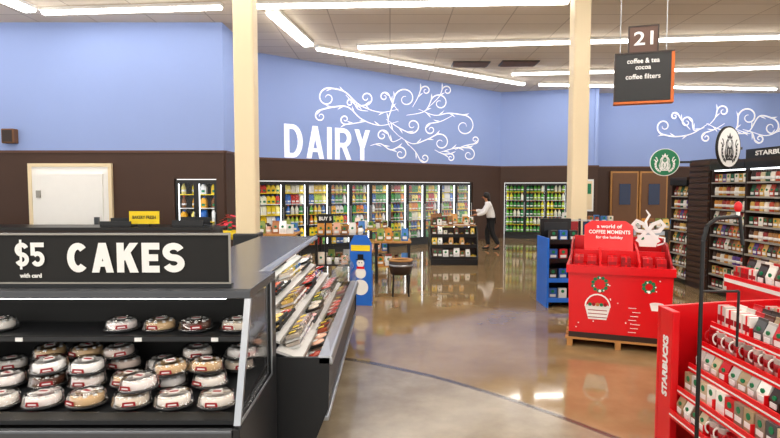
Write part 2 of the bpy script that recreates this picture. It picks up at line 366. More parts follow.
def cup():
    mb=MB().lathe([(.035,0),(.05,.1),(.052,.1),(.045,.095),(.001,.03)],'tint',14); mb.lathe([(.0435,.03),(.0485,.07)],'dred',14)
    for i in range(6):
        a=math.radians(-80+i*32); b=math.radians(-80+(i+1)*32); mb.cyl((.045+.03*math.cos(a),0,.055+.03*math.sin(a)),(.045+.03*math.cos(b),0,.055+.03*math.sin(b)),.006,'tint',n=6)
    return mb.mesh('mug')
PB,PJ,PC,PG,PR,PX,PK,PU,PGB,PCL=bottle(),jug(),carton(),bag(),jar(),pbox(),pack(),cup(),gbox(),clam()
def prod(name,me,loc,rot,label,cat,group,col,sc=1):
    o=obj(name,me,None,loc,rot,label,cat,group,hexc(col)); o.scale=(sc,sc,sc) if not isinstance(sc,tuple) else sc; return o
cols_d=['#f0efd8','#f2cc12','#6fb32e','#efe080','#e07e0c','#f4f4f4','#c2281c','#2f9440','#f0d830','#2866b8','#b4cf3a','#7a4a20','#e8a81c','#3fa04a']
cols_g=['#2f9440','#5cae2c','#1f7a38','#8cc63a','#b8d84a','#f0efd8','#3fa04a','#0f6a40','#e8e030','#74b030']
# ---------------------------------------------------------------- coolers
def make_cooler(w):
    H=1.97; D=.6
    t=thing('display_cooler','tall glass-door refrigerated cooler with lit shelves built into wall','cooler',group='dairy wall coolers')
    mb=MB().box(0,w,D-.03,D,.1,H,'int').box(0,.015,.05,D,.1,H,'int').box(w-.015,w,.05,D,.1,H,'int').box(0,w,.02,D,H-.04,H,'dgrey').box(0,w,.02,D,0,.14,'dgrey')
    obj('body',mb,t)
    for i in range(6): obj('shelf',MB().box(.02,w-.02,.13,D-.04,.2+i*.29,.215+i*.29,'int').box(.02,w-.02,.12,.13,.2+i*.29,.22+i*.29,'yellow' if i%2==1 else 'rail'),t)
    dr=obj('door',MB().box(.0,.05,0,.04,.14,H-.02,'black').box(w-.05,w,0,.04,.14,H-.02,'black').box(.05,w-.05,0,.04,H-.08,H-.02,'black').box(.05,w-.05,0,.04,.14,.24,'black'),t)
    obj('glass_pane',MB().box(.05,w-.05,.015,.02,.24,H-.08,'glass'),dr)
    obj('handle',MB().box(w-.035,w-.015,-.04,-.025,.8,1.3,'steel').box(w-.035,w-.015,-.03,0,.82,.84,'steel').box(w-.035,w-.015,-.03,0,1.26,1.28,'steel'),dr)
    obj('light_tube',MB().box(.03,.05,.06,.09,.25,H-.08,'tube2').box(w-.05,w-.03,.06,.09,.25,H-.08,'tube2'),t)
    return t
def fill_cooler(loc,rot,w,green=False):
    k=max(2,int((w-.08)/.12)); theme=random.choice((0,1,2))
    for i in range(6):
        pal=random.sample(cols_g if green else cols_d,3)
        kind=1 if green else (theme+i//2)%3
        for j in range(k):
            lx=.1+(w-.2)*j/(k-1); ly=.2; z=.216+i*.29
            x=loc[0]+lx*math.cos(rot)-ly*math.sin(rot); y=loc[1]+lx*math.sin(rot)+ly*math.cos(rot)
            c=pal[(j*3)//k]
            if kind==0: prod('milk_jug',PJ,(x,y,z),rot,'plastic dairy jug on a cooler shelf','jug','jugs in the wall coolers',c,.86)
            elif kind==1: prod('drink_bottle',PB,(x,y,z),rot,'plastic drink bottle on a cooler shelf','bottle','bottles in the wall coolers',c,1.0)
            else: prod('drink_carton',PC,(x,y,z),rot,'paper dairy carton on a cooler shelf','carton','cartons in the wall coolers',c,1.1)
W=.705
c0=make_cooler(W)
def put(P,ang,u,w,proto,green=False):
    x=P.x+u*math.cos(ang); y=P.y+u*math.sin(ang)
    if proto.get('used'): copytree(proto,(x,y,0),ang)
    else: proto.location=(x,y,0); proto.rotation_euler[2]=ang; proto['used']=1
    fill_cooler((x,y),ang,w,green)
for i in range(11): put(A,aA,.1+i*W,W,c0)
for i in range(3): put(B,aB,.17+i*W,W,c0,True)
c1=make_cooler(.43)
for i in range(2): put(Vector((-13,11.3)),0,8.51+i*.43,.43,c1)
# ---------------------------------------------------------------- cake case
X0,X1=-3.1,-.76
t=thing('cake_case','open refrigerated cake case, dark canopy, black interior, glass end','display case')
obj('base',MB().prism([(2.85,0),(3.55,0),(3.55,.6),(2.72,.55),(2.7,.48)],'x',X0+.03,X1-.04,'blackm'),t)
obj('bumper_rail',MB().box(X0,X1-.04,2.66,2.71,.53,.57,'grey'),t,bevel=.01)
obj('back_panel',MB().box(X0+.03,X1-.04,3.5,3.54,.6,1.14,'blackm'),t)
obj('canopy',MB().prism([(2.9,1.2),(3.55,1.2),(3.55,1.25),(2.92,1.25),(2.9,1.24)],'x',X0,X1,'grey'),t,bevel=.004)
obj('end_panel',MB().prism([(2.8,0),(3.55,0),(3.55,1.199),(3.42,1.199),(3.42,.6),(2.66,.58),(2.66,.5),(2.8,.42)],'x',X1-.035,X1,'dgrey'),t,label='dark grey end panel',bevel=.004)
obj('end_glass',MB().prism([(2.7,.6),(3.42,.62),(3.42,1.195),(2.94,1.195)],'x',X1-.02,X1-.012,'glass'),t,label='clear slanted side glass')
obj('edge_trim',MB().prism([(2.9,1.2),(2.925,1.2),(2.685,.6),(2.66,.6)],'x',X1-.03,X1+.004,'steel').box(X1-.002,X1+.004,3.4,3.42,.6,1.2,'steel').box(X1-.002,X1+.004,2.7,3.42,.6,.615,'steel'),t)
obj('shelf',MB().prism([(2.72,.6),(3.5,.68),(3.5,.66),(2.72,.58)],'x',X0+.04,X1-.04,'dgrey'),t)
obj('shelf',MB().box(X0+.04,X1-.04,3.15,3.5,.91,.925,'dgrey').box(X0+.04,X1-.04,3.135,3.15,.895,.93,'black'),t)
obj('price_strip',MB().box(X0+.04,X1-.04,3.128,3.134,.9,.925,'dgrey').box(-1.5,-1.46,3.12,3.128,.9,.922,'rail').box(-1.05,-1.01,3.12,3.128,.9,.922,'rail').box(-2.2,-2.16,3.12,3.128,.9,.922,'rail'),t)
obj('light_tube',MB().box(X0+.2,X1-.15,2.96,3.01,1.185,1.199,'tube3'),t)  # lamp strip added under the canopy to brighten the cakes
t=thing('shelf_fence','clear low plastic divider along lower cake shelf','divider',(0,2.725,.604))
obj('panel',MB().box(X0+.1,X1-.06,0,.004,0,.04,'glass'),t)
t=thing('price_sign','long black framed sign with white dollar price lettering on canopy','sign',(-1.51,2.97,1.251))
obj('board',MB().box(-.72,.62,0,.03,.02,.3,'blackm'),t); obj('frame',MB().box(-.73,.63,-.012,0,.29,.3,'mgrey').box(-.73,.63,-.012,0,.02,.028,'mgrey').box(.62,.63,-.012,0,.028,.29,'mgrey').box(-.73,-.72,-.012,0,.028,.29,'mgrey').box(-.73,.63,-.005,.035,0,.02,'dgrey'),t)
obj('lettering',fit(block('CAKES',.7,.23,'white',gap=.09),.65,.165),t,(.05,-.002,.165))
obj('lettering',fit(block('$5',.6,.19,'white',gap=.08),.165,.165),t,(-.48,-.002,.182))
obj('lettering',fit(text('with card',.04,'white',.002,.001),.12,.025),t,(-.48,-.004,.065))
cake=thing('boxed_cake','round iced cake in black tray under clear domed lid','cake',(0,0,-5),group='packaged cakes in the case')
obj('tray',MB().lathe([(.085,0),(.106,.008),(.109,.013),(.104,.015)],'dgrey',24),cake)
obj('cake_body',MB().lathe([(.084,.015),(.086,.02),(.084,.05),(.077,.055),(.001,.053)],'icing',20),cake,color=hexc('#f4ece0'))
ic=MB()
for i in range(8): ic.ell((.064*math.cos(i*math.pi/4),.064*math.sin(i*math.pi/4),.057),(.012,.012,.009),'white',8)
obj('icing_rosettes',ic,cake)
obj('lid',MB().lathe([(.108,.015),(.109,.018),(.101,.022),(.097,.05),(.089,.067),(.08,.072),(.074,.068),(.001,.068)],'lid',24),cake)
obj('sticker',MB().disc(0,0,.03,0,.0015,'rail',16).box(-.022,.022,-.0008,.0,-.01,.01,'dred'),cake,(0,0,.0725),rx=-math.pi/2)
obj('label_band',MB().prism([(-.034,.026),(.034,.026),(.03,.048),(-.03,.048)],'y',-.104,-.1,'dred').prism([(-.022,.032),(.022,.032),(.02,.04),(-.02,.04)],'y',-.105,-.104,'rail'),cake)
cc=['#f6eee2','#f8f0e6','#f2e4d0','#f8f4f0','#5b3220','#f4f0ec','#f6e2d6','#f8ede8','#d8b484']
lst=[]
for r,(y,off) in enumerate(((2.86,0),(3.09,.12),(3.32,.02))):
    for i in range(8):
        x=-.93-i*.236-off+random.uniform(-.006,.006); yy=y+random.uniform(-.012,.012)
        if x<-2.65: continue
        z=.603+(yy-2.72)/.78*.08+.014
        lst.append((x,yy,z,0))
        if r==0 and i in (2,): lst.append((x+.03,yy+.03,z+.077,1))
        if r==1 and i in (0,1,3,4,6): lst.append((x+random.uniform(-.03,.03),yy+random.uniform(-.02,.02),z+.08,1))
        if r==2 and i%4!=2: lst.append((x+random.uniform(-.03,.03),yy-.02,z+.08,1))
for x in (-.95,-1.2,-1.42,-1.66,-2.42): lst.append((x,3.3,.926,0))
for i,l in enumerate(lst):
    if i==0: cake.location=l[:3]; continue
    copytree(cake,l[:3],random.uniform(-.5,.5),childcolor=('cake_body',hexc(random.choice(cc))),tilt=(random.uniform(-.03,.09),random.uniform(-.06,.06)) if l[3] else (.0,.0))
# ---------------------------------------------------------------- meat case
Y0,Y1=3.6,6.6
t=thing('meat_case','long refrigerated deli case with curved glass front and dark base','display case')
obj('base',MB().prism([(-1.6,0),(-.56,0),(-.56,.14),(-.43,.3),(-.43,.6),(-.5,.6),(-.54,.44),(-1.6,.44)],'y',Y0+.03,Y1-.03,'black'),t)
obj('bumper_rail',MB().prism([(-.49,.6),(-.39,.6),(-.385,.625),(-.4,.66),(-.49,.66)],'y',Y0,Y1,'steel'),t,bevel=.01)
obj('kick_rail',MB().box(-.55,-.42,Y0+.02,Y1-.02,.2,.24,'steel'),t,bevel=.01)
cg_=[(-.41,.66),(-.415,.76),(-.45,.88),(-.54,1.0),(-.68,1.1),(-.86,1.165)]
gl=MB(); gl.add([(x,yy,z) for x,z in cg_[:4] for yy in (Y0+.03,Y1-.03)],[(2*i,2*i+1,2*i+3,2*i+2) for i in range(3)],'glass',True)
obj('front_glass',gl,t,label='curved clear front glass')
obj('back_panel',MB().box(-1.36,-1.31,Y0+.03,Y1-.03,.44,1.14,'rail'),t)
obj('canopy',MB().prism([(-1.6,1.17),(-.93,1.17),(-.9,1.185),(-.93,1.21),(-1.6,1.21)],'y',Y0,Y1,'grey'),t,bevel=.006)
obj('canopy_edge',MB().prism([(-.9,1.17),(-.885,1.19),(-.9,1.213),(-.93,1.213)],'y',Y0,Y1,'steel'),t)
obj('end_panel',MB().prism([(-1.6,0),(-.54,0),(-.42,.3),(-.41,.65),(-1.6,.65)],'y',Y0,Y0+.03,'dgrey'),t)
eg=[(-1.6,.65),(-.42,.65)]+cg_[1:]+[(-1.6,1.165)]
for y in (Y0+.01,Y1-.02): obj('end_glass',MB().prism(eg,'y',y,y+.008,'glass'),t,label='curved clear end glass')
obj('end_panel',MB().prism([(-1.6,0),(-.54,0),(-.42,.3),(-.41,.65),(-1.6,.65)],'y',Y1-.03,Y1,'black'),t)
TR=((-.55,.54),(-.68,.66),(-.83,.78),(-.99,.89),(-1.15,.99))
for k,(x,z) in enumerate(TR):
    obj('shelf',MB().prism([(x-.1,z+.035),(x+.08,z-.03),(x+.08,z-.045),(x-.1,z+.015)],'y',Y0+.03,Y1-.03,'rail').box(x+.08,x+.085,Y0+.03,Y1-.03,z-.045,z-.02,'mgrey'),t)
obj('light_tube',MB().box(-.99,-.94,Y0+.1,Y1-.1,1.155,1.169,'tube3'),t)
pc=['#c4402c','#e8b49a','#d8584a','#f0e2d0','#b02a22','#e9c46a','#7d8f3a','#e2e2e0','#e0a0a0','#c85a3a','#f0d0c0','#f0f0f0','#e8e8e8']
for k,(x,z) in enumerate(TR):
    n=17; c=random.choice(pc)
    for i in range(n):
        y=Y0+.17+(i+.3*(k%2))*(Y1-Y0-.36)/(n-.7)
        me,nm=((PK,'food_package'),(PCL,'food_clamshell'))[(i//4+k)%2]
        if i%2==0: c=random.choice(pc)
        for lay in range(2 if (i//2+k)%3 else 1):
            o=prod(nm,me,(x,y,z+.008+lay*(.045 if me is PK else .052)),0,'film-wrapped tray of packaged food in deli case' if me is PK else 'clear clamshell of packaged food in deli case','food package','packages in deli case',c,(.76,.95,.75))
            o.rotation_euler=(.33,0,-math.pi/2+random.uniform(-.05,.05))
# ---------------------------------------------------------------- service counter & left bits
t=thing('service_counter','long dark bakery service counter near the rear wall','counter')
obj('body',MB().box(-9,-3.2,9.6,10.3,0,1.05,'dbrown'),t); obj('worktop',MB().box(-9.05,-3.15,9.55,10.35,1.05,1.1,'black'),t)
t=thing('counter_sign','yellow card sign standing on bakery counter','sign',(-4.45,9.75,1.101))
obj('card',MB().box(-.27,.27,0,.02,.05,.28,'yellow'),t); obj('stand',MB().box(-.1,.1,-.05,.07,0,.05,'black'),t)
obj('lettering',fit(text('BAKERY FRESH',.06,'black',.002,.001),.42,.06),t,(0,-.004,.17))
for x,h in ((-4.95,.1),(-3.65,.12)):
    t=thing('counter_tray','low black tray rack on bakery counter','tray',(x,9.9,1.101),group='counter trays')
    obj('base',MB().box(-.28,.28,-.2,.2,0,.03,'black'),t); obj('front_rim',MB().box(-.28,.28,-.2,-.18,.03,h,'dgrey'),t); obj('back_rim',MB().box(-.28,.28,.18,.2,.03,h+.04,'dgrey'),t)
t=thing('poinsettia_plant','red poinsettia in a foil pot on a stand','plant',(-2.5,8.4,0))
obj('stand',MB().cyl((0,0,0),(0,0,1.0),.12,'dbrown',n=16),t); obj('pot',MB().lathe([(.08,1.0),(.11,1.14)],'yellow',16),t)
mb=MB()
for i in range(34):
    a=random.uniform(0,6.28); r=random.uniform(.02,.17); z=1.2+random.uniform(0,.2); p=Vector((r*math.cos(a),r*math.sin(a),z)); q=p+Vector((math.cos(a)*.11,math.sin(a)*.11,-.03)); s_=Vector((-math.sin(a),math.cos(a),0))*.035
    mb.add([p,(p+q)/2+s_,q,(p+q)/2-s_],[(0,1,2,3)],'red')
mb.cyl((0,0,1.12),(0,0,1.3),.03,'green'); obj('bloom',mb,t)
# ---------------------------------------------------------------- tables
tc_=['#e8b49a','#f0e2d0','#e9c46a','#7d8f3a','#e2e2e0','#a86a3a','#3c7ac0','#f0f0f0','#ffffff','#8a5a30','#c8862a','#b03a2a']
def table(x,y,w,d,h,topm,label,items,rot=0,shelf=True,n=(4,2)):
    t=thing('display_table',label,'display table',(x,y,0),rot)
    obj('tabletop',MB().box(-w/2,w/2,-d/2,d/2,h-.04,h,topm),t,bevel=.008)
    for sx in (-1,1):
        for sy in (-1,1): obj('leg',MB().box(sx*(w/2-.04)-.025,sx*(w/2-.04)+.025,sy*(d/2-.04)-.025,sy*(d/2-.04)+.025,0,h-.04,'black'),t)
    if shelf: obj('shelf',MB().box(-w/2+.07,w/2-.07,-d/2+.03,d/2-.03,.3,.33,topm),t)
    ca,sa=math.cos(rot),math.sin(rot)
    lv=[h]+([.33] if shelf else [])
    for z in lv:
        for i in range(n[0]):
            for j in range(n[1]):
                lx=-w/2+.12+i*(w-.24)/max(1,n[0]-1); ly=-d/2+.12+j*(d-.24)/max(1,n[1]-1)
                me,nm,cat=random.choice(items)
                prod(nm,me,(x+lx*ca-ly*sa,y+lx*sa+ly*ca,z+.001),rot,'small colourful packaged grocery item on a display',cat,'groceries on floor displays',random.choice(tc_),1.05)
gi=[(PX,'snack_box','box'),(PR,'food_jar','jar'),(PG,'snack_bag','bag')]
table(-2.2,10.3,.9,.7,.95,'wood','wooden display table stacked with snack packages',gi,n=(6,2))
table(-.95,10.6,1.0,.7,.9,'dbrown','dark display table stacked with snack packages',gi,n=(6,2))
table(.05,10.4,.7,.6,.8,'wood','small wooden table with packaged bakery items',gi,n=(4,2))
table(-.45,12.8,.9,.6,.85,'wood','wooden display table near the dairy coolers',gi,n=(5,2))
t=thing('small_sign','black card sign with white writing on a post','sign',(-1.2,10.0,0)); obj('post',MB().cyl((0,0,0),(0,0,1.2),.015,'black').lathe([(.1,0),(.1,.02)],'black'),t); obj('card',MB().box(-.15,.15,-.02,.01,1.15,1.32,'black'),t); obj('lettering',fit(text('BUY 5',.1,'white',.002,.003),.23,.07),t,(0,-.024,1.235))
t=thing('barrel_stand','dark wooden tub on tall black legs','stand',(.18,9.0,0))
obj('tub',MB().lathe([(.17,.36),(.2,.5),(.2,.6),(.17,.6),(.16,.45),(.001,.45)],'dbrown',20),t); obj('hoop',MB().lathe([(.203,.5),(.205,.53),(.2,.53)],'steel',20),t)
obj('rim',MB().lathe([(.205,.585),(.205,.61),(.165,.61),(.165,.585)],'wood',20),t)
for i in range(4):
    a=i*math.pi/2+.785; obj('leg',MB().cyl((.19*math.cos(a),.19*math.sin(a),0),(.16*math.cos(a),.16*math.sin(a),.42),.015,'black'),t)
t=thing('cardboard_standee','blue cardboard display with white snowman picture','display',(-.45,8.2,0),-.2)
obj('panel',MB().prism([(-.17,0),(.17,0),(.17,.95),(.1,1.08),(-.1,1.08),(-.17,.95)],'y',0,.03,'bluecard'),t); obj('support',MB().box(-.12,.12,.03,.3,0,.5,'bluecard'),t)
obj('snowman_print',MB().disc(0,.28,.12,-.006,0,'white').disc(0,.5,.085,-.007,0,'white').disc(0,.65,.06,-.008,0,'white').box(-.07,.07,-.01,0,.7,.715,'black').box(-.045,.045,-.01,0,.715,.79,'black').box(-.06,.06,-.012,0,.565,.6,'red').disc(-.02,.66,.008,-.01,0,'black').disc(.02,.66,.008,-.01,0,'black').box(-.15,.15,-.006,0,.84,.93,'yellow'),t)
t=thing('bakery_gondola','black low tiered island heaped with packaged bakery goods','display rack',(1.5,12.9,0))
gx=.55
obj('base',MB().box(-gx,gx,-.4,.4,0,.14,'black'),t); obj('back_panel',MB().box(-gx+.02,gx-.02,-.02,.02,.14,.86,'dbrown'),t)
for sx in (-1,1): obj('side_panel',MB().prism([(-.4,.14),(.4,.14),(.3,.5),(.2,.9),(-.2,.9),(-.3,.5)],'x',sx*gx-.012,sx*gx+.012,'black'),t)
for k,(z,d) in enumerate(((.18,.38),(.46,.33),(.7,.27))): obj('shelf',MB().box(-gx+.015,gx-.015,-d,d,z-.02,z,'black').box(-gx+.015,gx-.015,-d-.01,-d,z-.06,z+.02,'black'),t)
obj('topper',MB().box(-gx+.02,gx-.02,-.2,.2,.9,.92,'wood'),t)
bk=['#d9a25e','#4a2c1a','#f2ead8','#8b5a2b','#c8862a','#e7c34d','#ffffff','#6b3a22','#3a2a20']
for k,(z,d,sc) in enumerate(((.18,.38,1.0),(.46,.33,.9),(.7,.27,.8),(.92,.16,.9),(.92,.02,1.2),(.92,-.12,1.1))):
    for i in range(8):
        me,nm,cat=random.choice(((PX,'bakery_box','box'),(PG,'bread_bag','bag'),(PCL,'pastry_clamshell','clamshell')))
        prod(nm,me,(1.5-.45+i*.128,12.9-d+.07,z+.001),random.uniform(-.3,.3),'packaged baked goods heaped on low black island',cat,'bakery goods on the black island',random.choice(bk),sc*(.82 if me is PCL else 1)*random.uniform(.8,1.1))
table(4.9,13.4,1.2,.7,.95,'dbrown','dark checkout-side table with packages',gi,n=(7,2))
table(6.2,12.6,.9,.6,.85,'dbrown','dark low table with packages',gi,n=(5,2))
t=thing('blue_display_rack','blue and black floor rack with small goods','display rack',(2.62,8.3,0))
obj('side_panel',MB().box(-.27,-.24,-.28,.28,0,1.05,'bluecard'),t); obj('side_panel',MB().box(.24,.27,-.28,.28,0,1.05,'bluecard'),t); obj('back_panel',MB().box(-.24,.24,.25,.28,0,1.2,'black'),t)
obj('header',MB().box(-.24,.24,.2,.25,1.05,1.32,'black').box(-.18,.18,.19,.2,1.12,1.26,'dgrey'),t)
for z in (.12,.42,.72,1.0):
    obj('shelf',MB().box(-.24,.24,-.27,.25,z-.03,z,'black').box(-.24,.24,-.28,-.27,z-.035,z+.03,'bluecard' if z<.5 else 'black'),t)
    for i in range(3): prod('snack_box',PX,(2.62-.15+i*.15,8.15,z+.001),0,'small box on blue floor rack','box','boxes on the blue rack',random.choice(['#e8e8e8','#c9242b','#2d5fb0','#222222']),1)
t=thing('hook_rack','black wire rack hung with dark packets','display rack',(3.1,8.8,0))
obj('post',MB().cyl((0,0,0),(0,0,1.3),.02,'black').lathe([(.2,0),(.2,.03)],'black'),t)
for i in range(4):
    for sx in (-1,1): obj('packet',MB().box(sx*.12-.08,sx*.12+.08,-.05,-.03,.2+i*.28,.42+i*.28,('dblue','blackm','dred','dgrey')[(i+sx)%4]),t)
obj('hook_bar',MB().box(-.2,.2,-.03,-.015,.44,.455,'steel').box(-.2,.2,-.03,-.015,.72,.735,'steel').box(-.2,.2,-.03,-.015,1.0,1.015,'steel').box(-.2,.2,-.03,-.015,1.27,1.285,'steel'),t)
# ---------------------------------------------------------------- aisle sign
t=thing('aisle_sign','hanging black aisle sign with number and orange edges','aisle sign',(3.6,7.8,0),-.32)
obj('number_panel',MB().box(-.2,.2,-.02,.02,3.72,4.1,'plate').box(-.2,.2,-.026,-.02,4.08,4.1,'dbrown').box(-.2,-.18,-.026,-.02,3.72,4.08,'dbrown').box(.18,.2,-.026,-.02,3.72,4.08,'dbrown'),t,label='brown square panel with white number'); obj('panel',MB().box(-.36,.36,-.06,-.03,3.04,3.7,'black').box(-.36,.36,.03,.06,3.04,3.7,'black'),t)
obj('edge_panel',MB().box(-.375,-.36,-.07,.07,3.02,3.7,'dbrown').box(.36,.4,-.07,.07,3.02,3.7,'orange').box(-.375,.4,-.08,.08,3.0,3.03,'orange').box(-.375,.4,-.07,.07,3.7,3.72,'dbrown'),t)
for x in (-.3,.3): obj('cable',MB().cyl((x,0,3.72),(x,0,CZ),.006,'steel',n=6),t)
obj('lettering',fit(text('21',.3,'white',.002,.003),.25,.19),t,(0,-.03,3.92))
for s_,z,w,h in (('coffee & tea',3.6,.42,.07),('cocoa',3.5,.2,.045),('coffee filters',3.38,.45,.07)): obj('lettering',fit(text(s_,.1,'white',.002,.001),w,h),t,(0,-.064,z))
# ---------------------------------------------------------------- mermaid emblem
def emblem(mb,r,y,ring,ink,field,rim=.9,k=1.0):
    mb.disc(0,0,r,y,y+.03,ring,48); mb.disc(0,0,r*rim,y-.004,y,field,48)
    yy=y-.006; r=r*k
    def mir(pts,w,m,dy=0):
        for sx in (-1,1): mb.ribbon([(sx*r*q[0],r*q[1]) for q in pts],r*w,yy-dy,m,False)
    mb.prism([(r*x,r*z) for x,z in ((0,.5),(.24,.44),(.36,.25),(.38,0),(.46,-.25),(.42,-.5),(.26,-.72),(-.26,-.72),(-.42,-.5),(-.46,-.25),(-.38,0),(-.36,.25),(-.24,.44))],'y',yy,yy+.004,ink)
    mir([(.22,.32),(.24,.1),(.32,-.1),(.3,-.4)],.03,field,.004); mir([(.3,.22),(.33,0),(.4,-.2),(.37,-.45)],.025,field,.004)
    mb.disc(0,.2*r,r*.15,yy-.004,yy,field,20,r*.21)
    for sx in (-1,1): mb.box(sx*r*.065-r*.03,sx*r*.065+r*.03,yy-.007,yy-.004,r*.22,r*.245,ink)
    mb.box(-r*.01,r*.01,yy-.007,yy-.004,r*.1,r*.2,ink); mb.box(-r*.04,r*.04,yy-.007,yy-.004,r*.055,r*.075,ink)
    mb.prism([(-r*.2,r*.46),(-r*.24,r*.64),(-r*.1,r*.56),(0,r*.78),(r*.1,r*.56),(r*.24,r*.64),(r*.2,r*.46)],'y',yy-.003,yy+.004,ink)
    mb.box(-r*.22,r*.22,yy-.005,yy-.002,r*.43,r*.46,field)
    mir([(.1,-.1),(.14,-.28),(.06,-.46)],.05,field,.004); mir([(.0,-.52),(.1,-.6),(.2,-.6)],.03,field,.004)
    mir([(.3,-.78),(.5,-.68),(.68,-.45),(.72,-.15),(.66,.12)],.17,ink); mir([(.56,.1),(.64,.36),(.74,.44)],.08,ink); mir([(.7,.1),(.78,.2),(.86,.2)],.08,ink)
    for a,b in (((.42,-.8),(.42,-.66)),((.6,-.66),(.52,-.56)),((.72,-.45),(.6,-.4)),((.78,-.25),(.64,-.22)),((.78,-.05),(.62,-.05))): mir([a,b],.03,field,.004)
    return mb
t=thing('round_logo_sign','round green sign with white crowned mermaid emblem on bracket','sign',(5.02,9.9,2.27),-.25)
obj('disc',emblem(MB(),.25,0,'white','white','green',.95,.86),t); obj('bracket',MB().box(.2,.45,.03,.05,-.02,.02,'black'),t)
t=thing('round_logo_sign','round white sign with black crowned mermaid emblem on bracket','sign',(5.0,8.0,2.4),.52)
obj('disc',emblem(MB(),.31,0,'blackm','black','white',.93,.86),t); obj('bracket',MB().box(.2,.42,.03,.05,-.02,.02,'black'),t)
# ---------------------------------------------------------------- shelving on the right
def gondola(w,H,ns,lit=True):
    t=thing('grocery_shelf','tall dark shelving bay stocked with coffee packages','shelving',group='coffee aisle shelving bays')
    obj('back_panel',MB().box(0,w,.42,.45,0,H,'dbrown'),t)
    obj('side_panel',MB().box(0,.02,0,.42,0,H,'dbrown'),t); obj('side_panel',MB().box(w-.02,w,0,.42,0,H,'dbrown'),t)
    obj('header',MB().box(0,w,-.04,.45,H,H+.05,'dbrown').box(0,w,-.04,0,H-.1,H,'black'),t)
    for i in range(ns):
        z=.12+i*(H-.2)/ns
        obj('shelf',MB().box(.02,w-.02,0,.42,z-.02,z,'mgrey').box(.02,w-.02,-.012,0,z-.025,z+.0,'mgrey'),t)
    if lit: obj('light_tube',MB().box(.05,w-.05,.02,.05,H-.12,H-.1,'tube2'),t)
    obj('base',MB().box(.02,w-.02,.03,.4,0,.09,'black'),t)
    return t
SX=5.5
cf=['#2b1a14','#e8e2d4','#8b1d1d','#1b4a34','#c8a24a','#a0703a','#3a2418','#d8c8a2','#5b3a8a','#f0e8d8','#b33c1e','#6a3c1a','#c8862a','#d8b060']
def stock(y0,w,H,ns):
    k=int((w-.08)/.098)
    for i in range(ns):
        z=.12+i*(H-.2)/ns+.001; kind=random.choice((0,0,1,2)); 
        for j in range(k):
            lx=.085+(w-.17)*j/(k-1)
            c=random.choice(cf)
            a=dict(loc=(SX+.07,y0-lx,z),rot=-math.pi/2)
            if kind==0: prod('coffee_bag',PG,a['loc'],a['rot'],'foil coffee bag on aisle shelf','bag','coffee bags on aisle shelving',c,.78)
            elif kind==1: prod('coffee_jar',PR,a['loc'],a['rot'],'coffee jar with dark lid on aisle shelf','jar','coffee jars on aisle shelving',c,1.08)
            else: prod('coffee_box',PX,a['loc'],a['rot'],'box of coffee pods on aisle shelf','box','coffee boxes on aisle shelving',c,.82)
g=gondola(.9,2.2,9); y=9.25
for i in range(3):
    if i==0: g.location=(SX,y,0); g.rotation_euler[2]=-math.pi/2
    else: copytree(g,(SX,y,0),-math.pi/2)
    stock(y,.9,2.2,9); y-=.91
g=gondola(.6,1.95,8,False); g.location=(SX,10.55,0); g.rotation_euler[2]=-math.pi/2; stock(10.55,.6,1.95,8)
t=thing('shelf_end_tower','tall dark slatted wood tower between shelving bays','shelf tower',(SX-.0,9.93,0),-math.pi/2)
mb=MB().box(0,.64,0,.5,0,2.3,'dbrown')
for k in range(22): mb.box(.02,.62,-.02,0,.1+k*.1,.17+k*.1,'brown')
obj('body',mb,t)
t=thing('shelf_header_sign','dark header board with white capital brand lettering above shelves','sign',(SX-.02,8.35,2.251),-math.pi/2)
obj('board',MB().box(0,1.6,0,.04,0,.14,'black'),t); obj('lettering',fit(text('STARBUCKS',.2,'white',.003,.004),.85,.07),t,(.65,-.005,.07))
# ---------------------------------------------------------------- red bin display
BX,BY,BR=2.7,6.35,-.36; ca,sa=math.cos(BR),math.sin(BR)
t=thing('pallet','pale wooden pallet under red display bin','pallet',(BX,BY,0),BR)
for k in range(6): obj('slat',MB().box(-.56,.56,-.47+k*.18,-.47+k*.18+.12,.08,.1,'wood'),t)
for x in (-.54,-.03,.48): obj('runner',MB().box(x,x+.06,-.47,.54,0,.08,'wood'),t)
t=thing('coffee_bin_display','red cardboard display bin with compartments and white basket prints','display bin',(BX,BY,.101),BR)
mb=MB().prism([(-.52,0),(.52,0),(.54,.8),(-.54,.8)],'y',-.44,.46,'red')
def cupprint(mb,x,z,s,y):
    mb.prism([(x-.1*s,z),(x+.1*s,z),(x+.14*s,z+.15*s),(x-.14*s,z+.15*s)],'y',y-.004,y,'white'); mb.disc(x,z+.15*s,.14*s,y-.006,y,'rail',20,.035*s)
    return mb
cupprint(mb,-.22,.22,.95,-.441)
mb.ribbon([(-.22+.13*math.cos(a/10*math.pi),.365+.14*math.sin(a/10*math.pi)) for a in range(11)],.016,-.449,'white',False)
for k in range(3): mb.box(-.32,-.12,-.447,-.445,.24+k*.04,.248+k*.04,'dred')
for k in range(5): mb.disc(-.3+k*.04,.39,.02,-.452,-.448,('green','dred','wood')[k%3],10)
cupprint(mb,.38,.36,.5,-.441); mb.ribbon([(.44,.42),(.475,.41),(.465,.375),(.43,.365)],.01,-.445,'white',False)
for cx,cz,n_,r in ((-.2,.62,11,.075),(.3,.62,9,.055)):
    for i in range(n_):
        a=i*2*math.pi/n_; p=(cx+r*math.cos(a),cz+r*math.sin(a)); mb.disc(p[0],p[1],.02,-.4455-.0002*i,-.441,'green',8)
        if i%3==0: mb.disc(p[0]+.01,p[1],.009,-.449,-.446,'white',8)
    mb.disc(cx,cz-r,.016,-.45,-.446,'white',8)
for i in range(7): mb.box(.1+.02*(i%3),.18+.02*(i%3),-.444,-.441,.1+i*.045,.106+i*.045,'white')
for i in range(14): mb.disc(random.uniform(-.45,.48),random.uniform(.1,.7),.007,-.444,-.441,'white',8)
obj('body',mb,t)
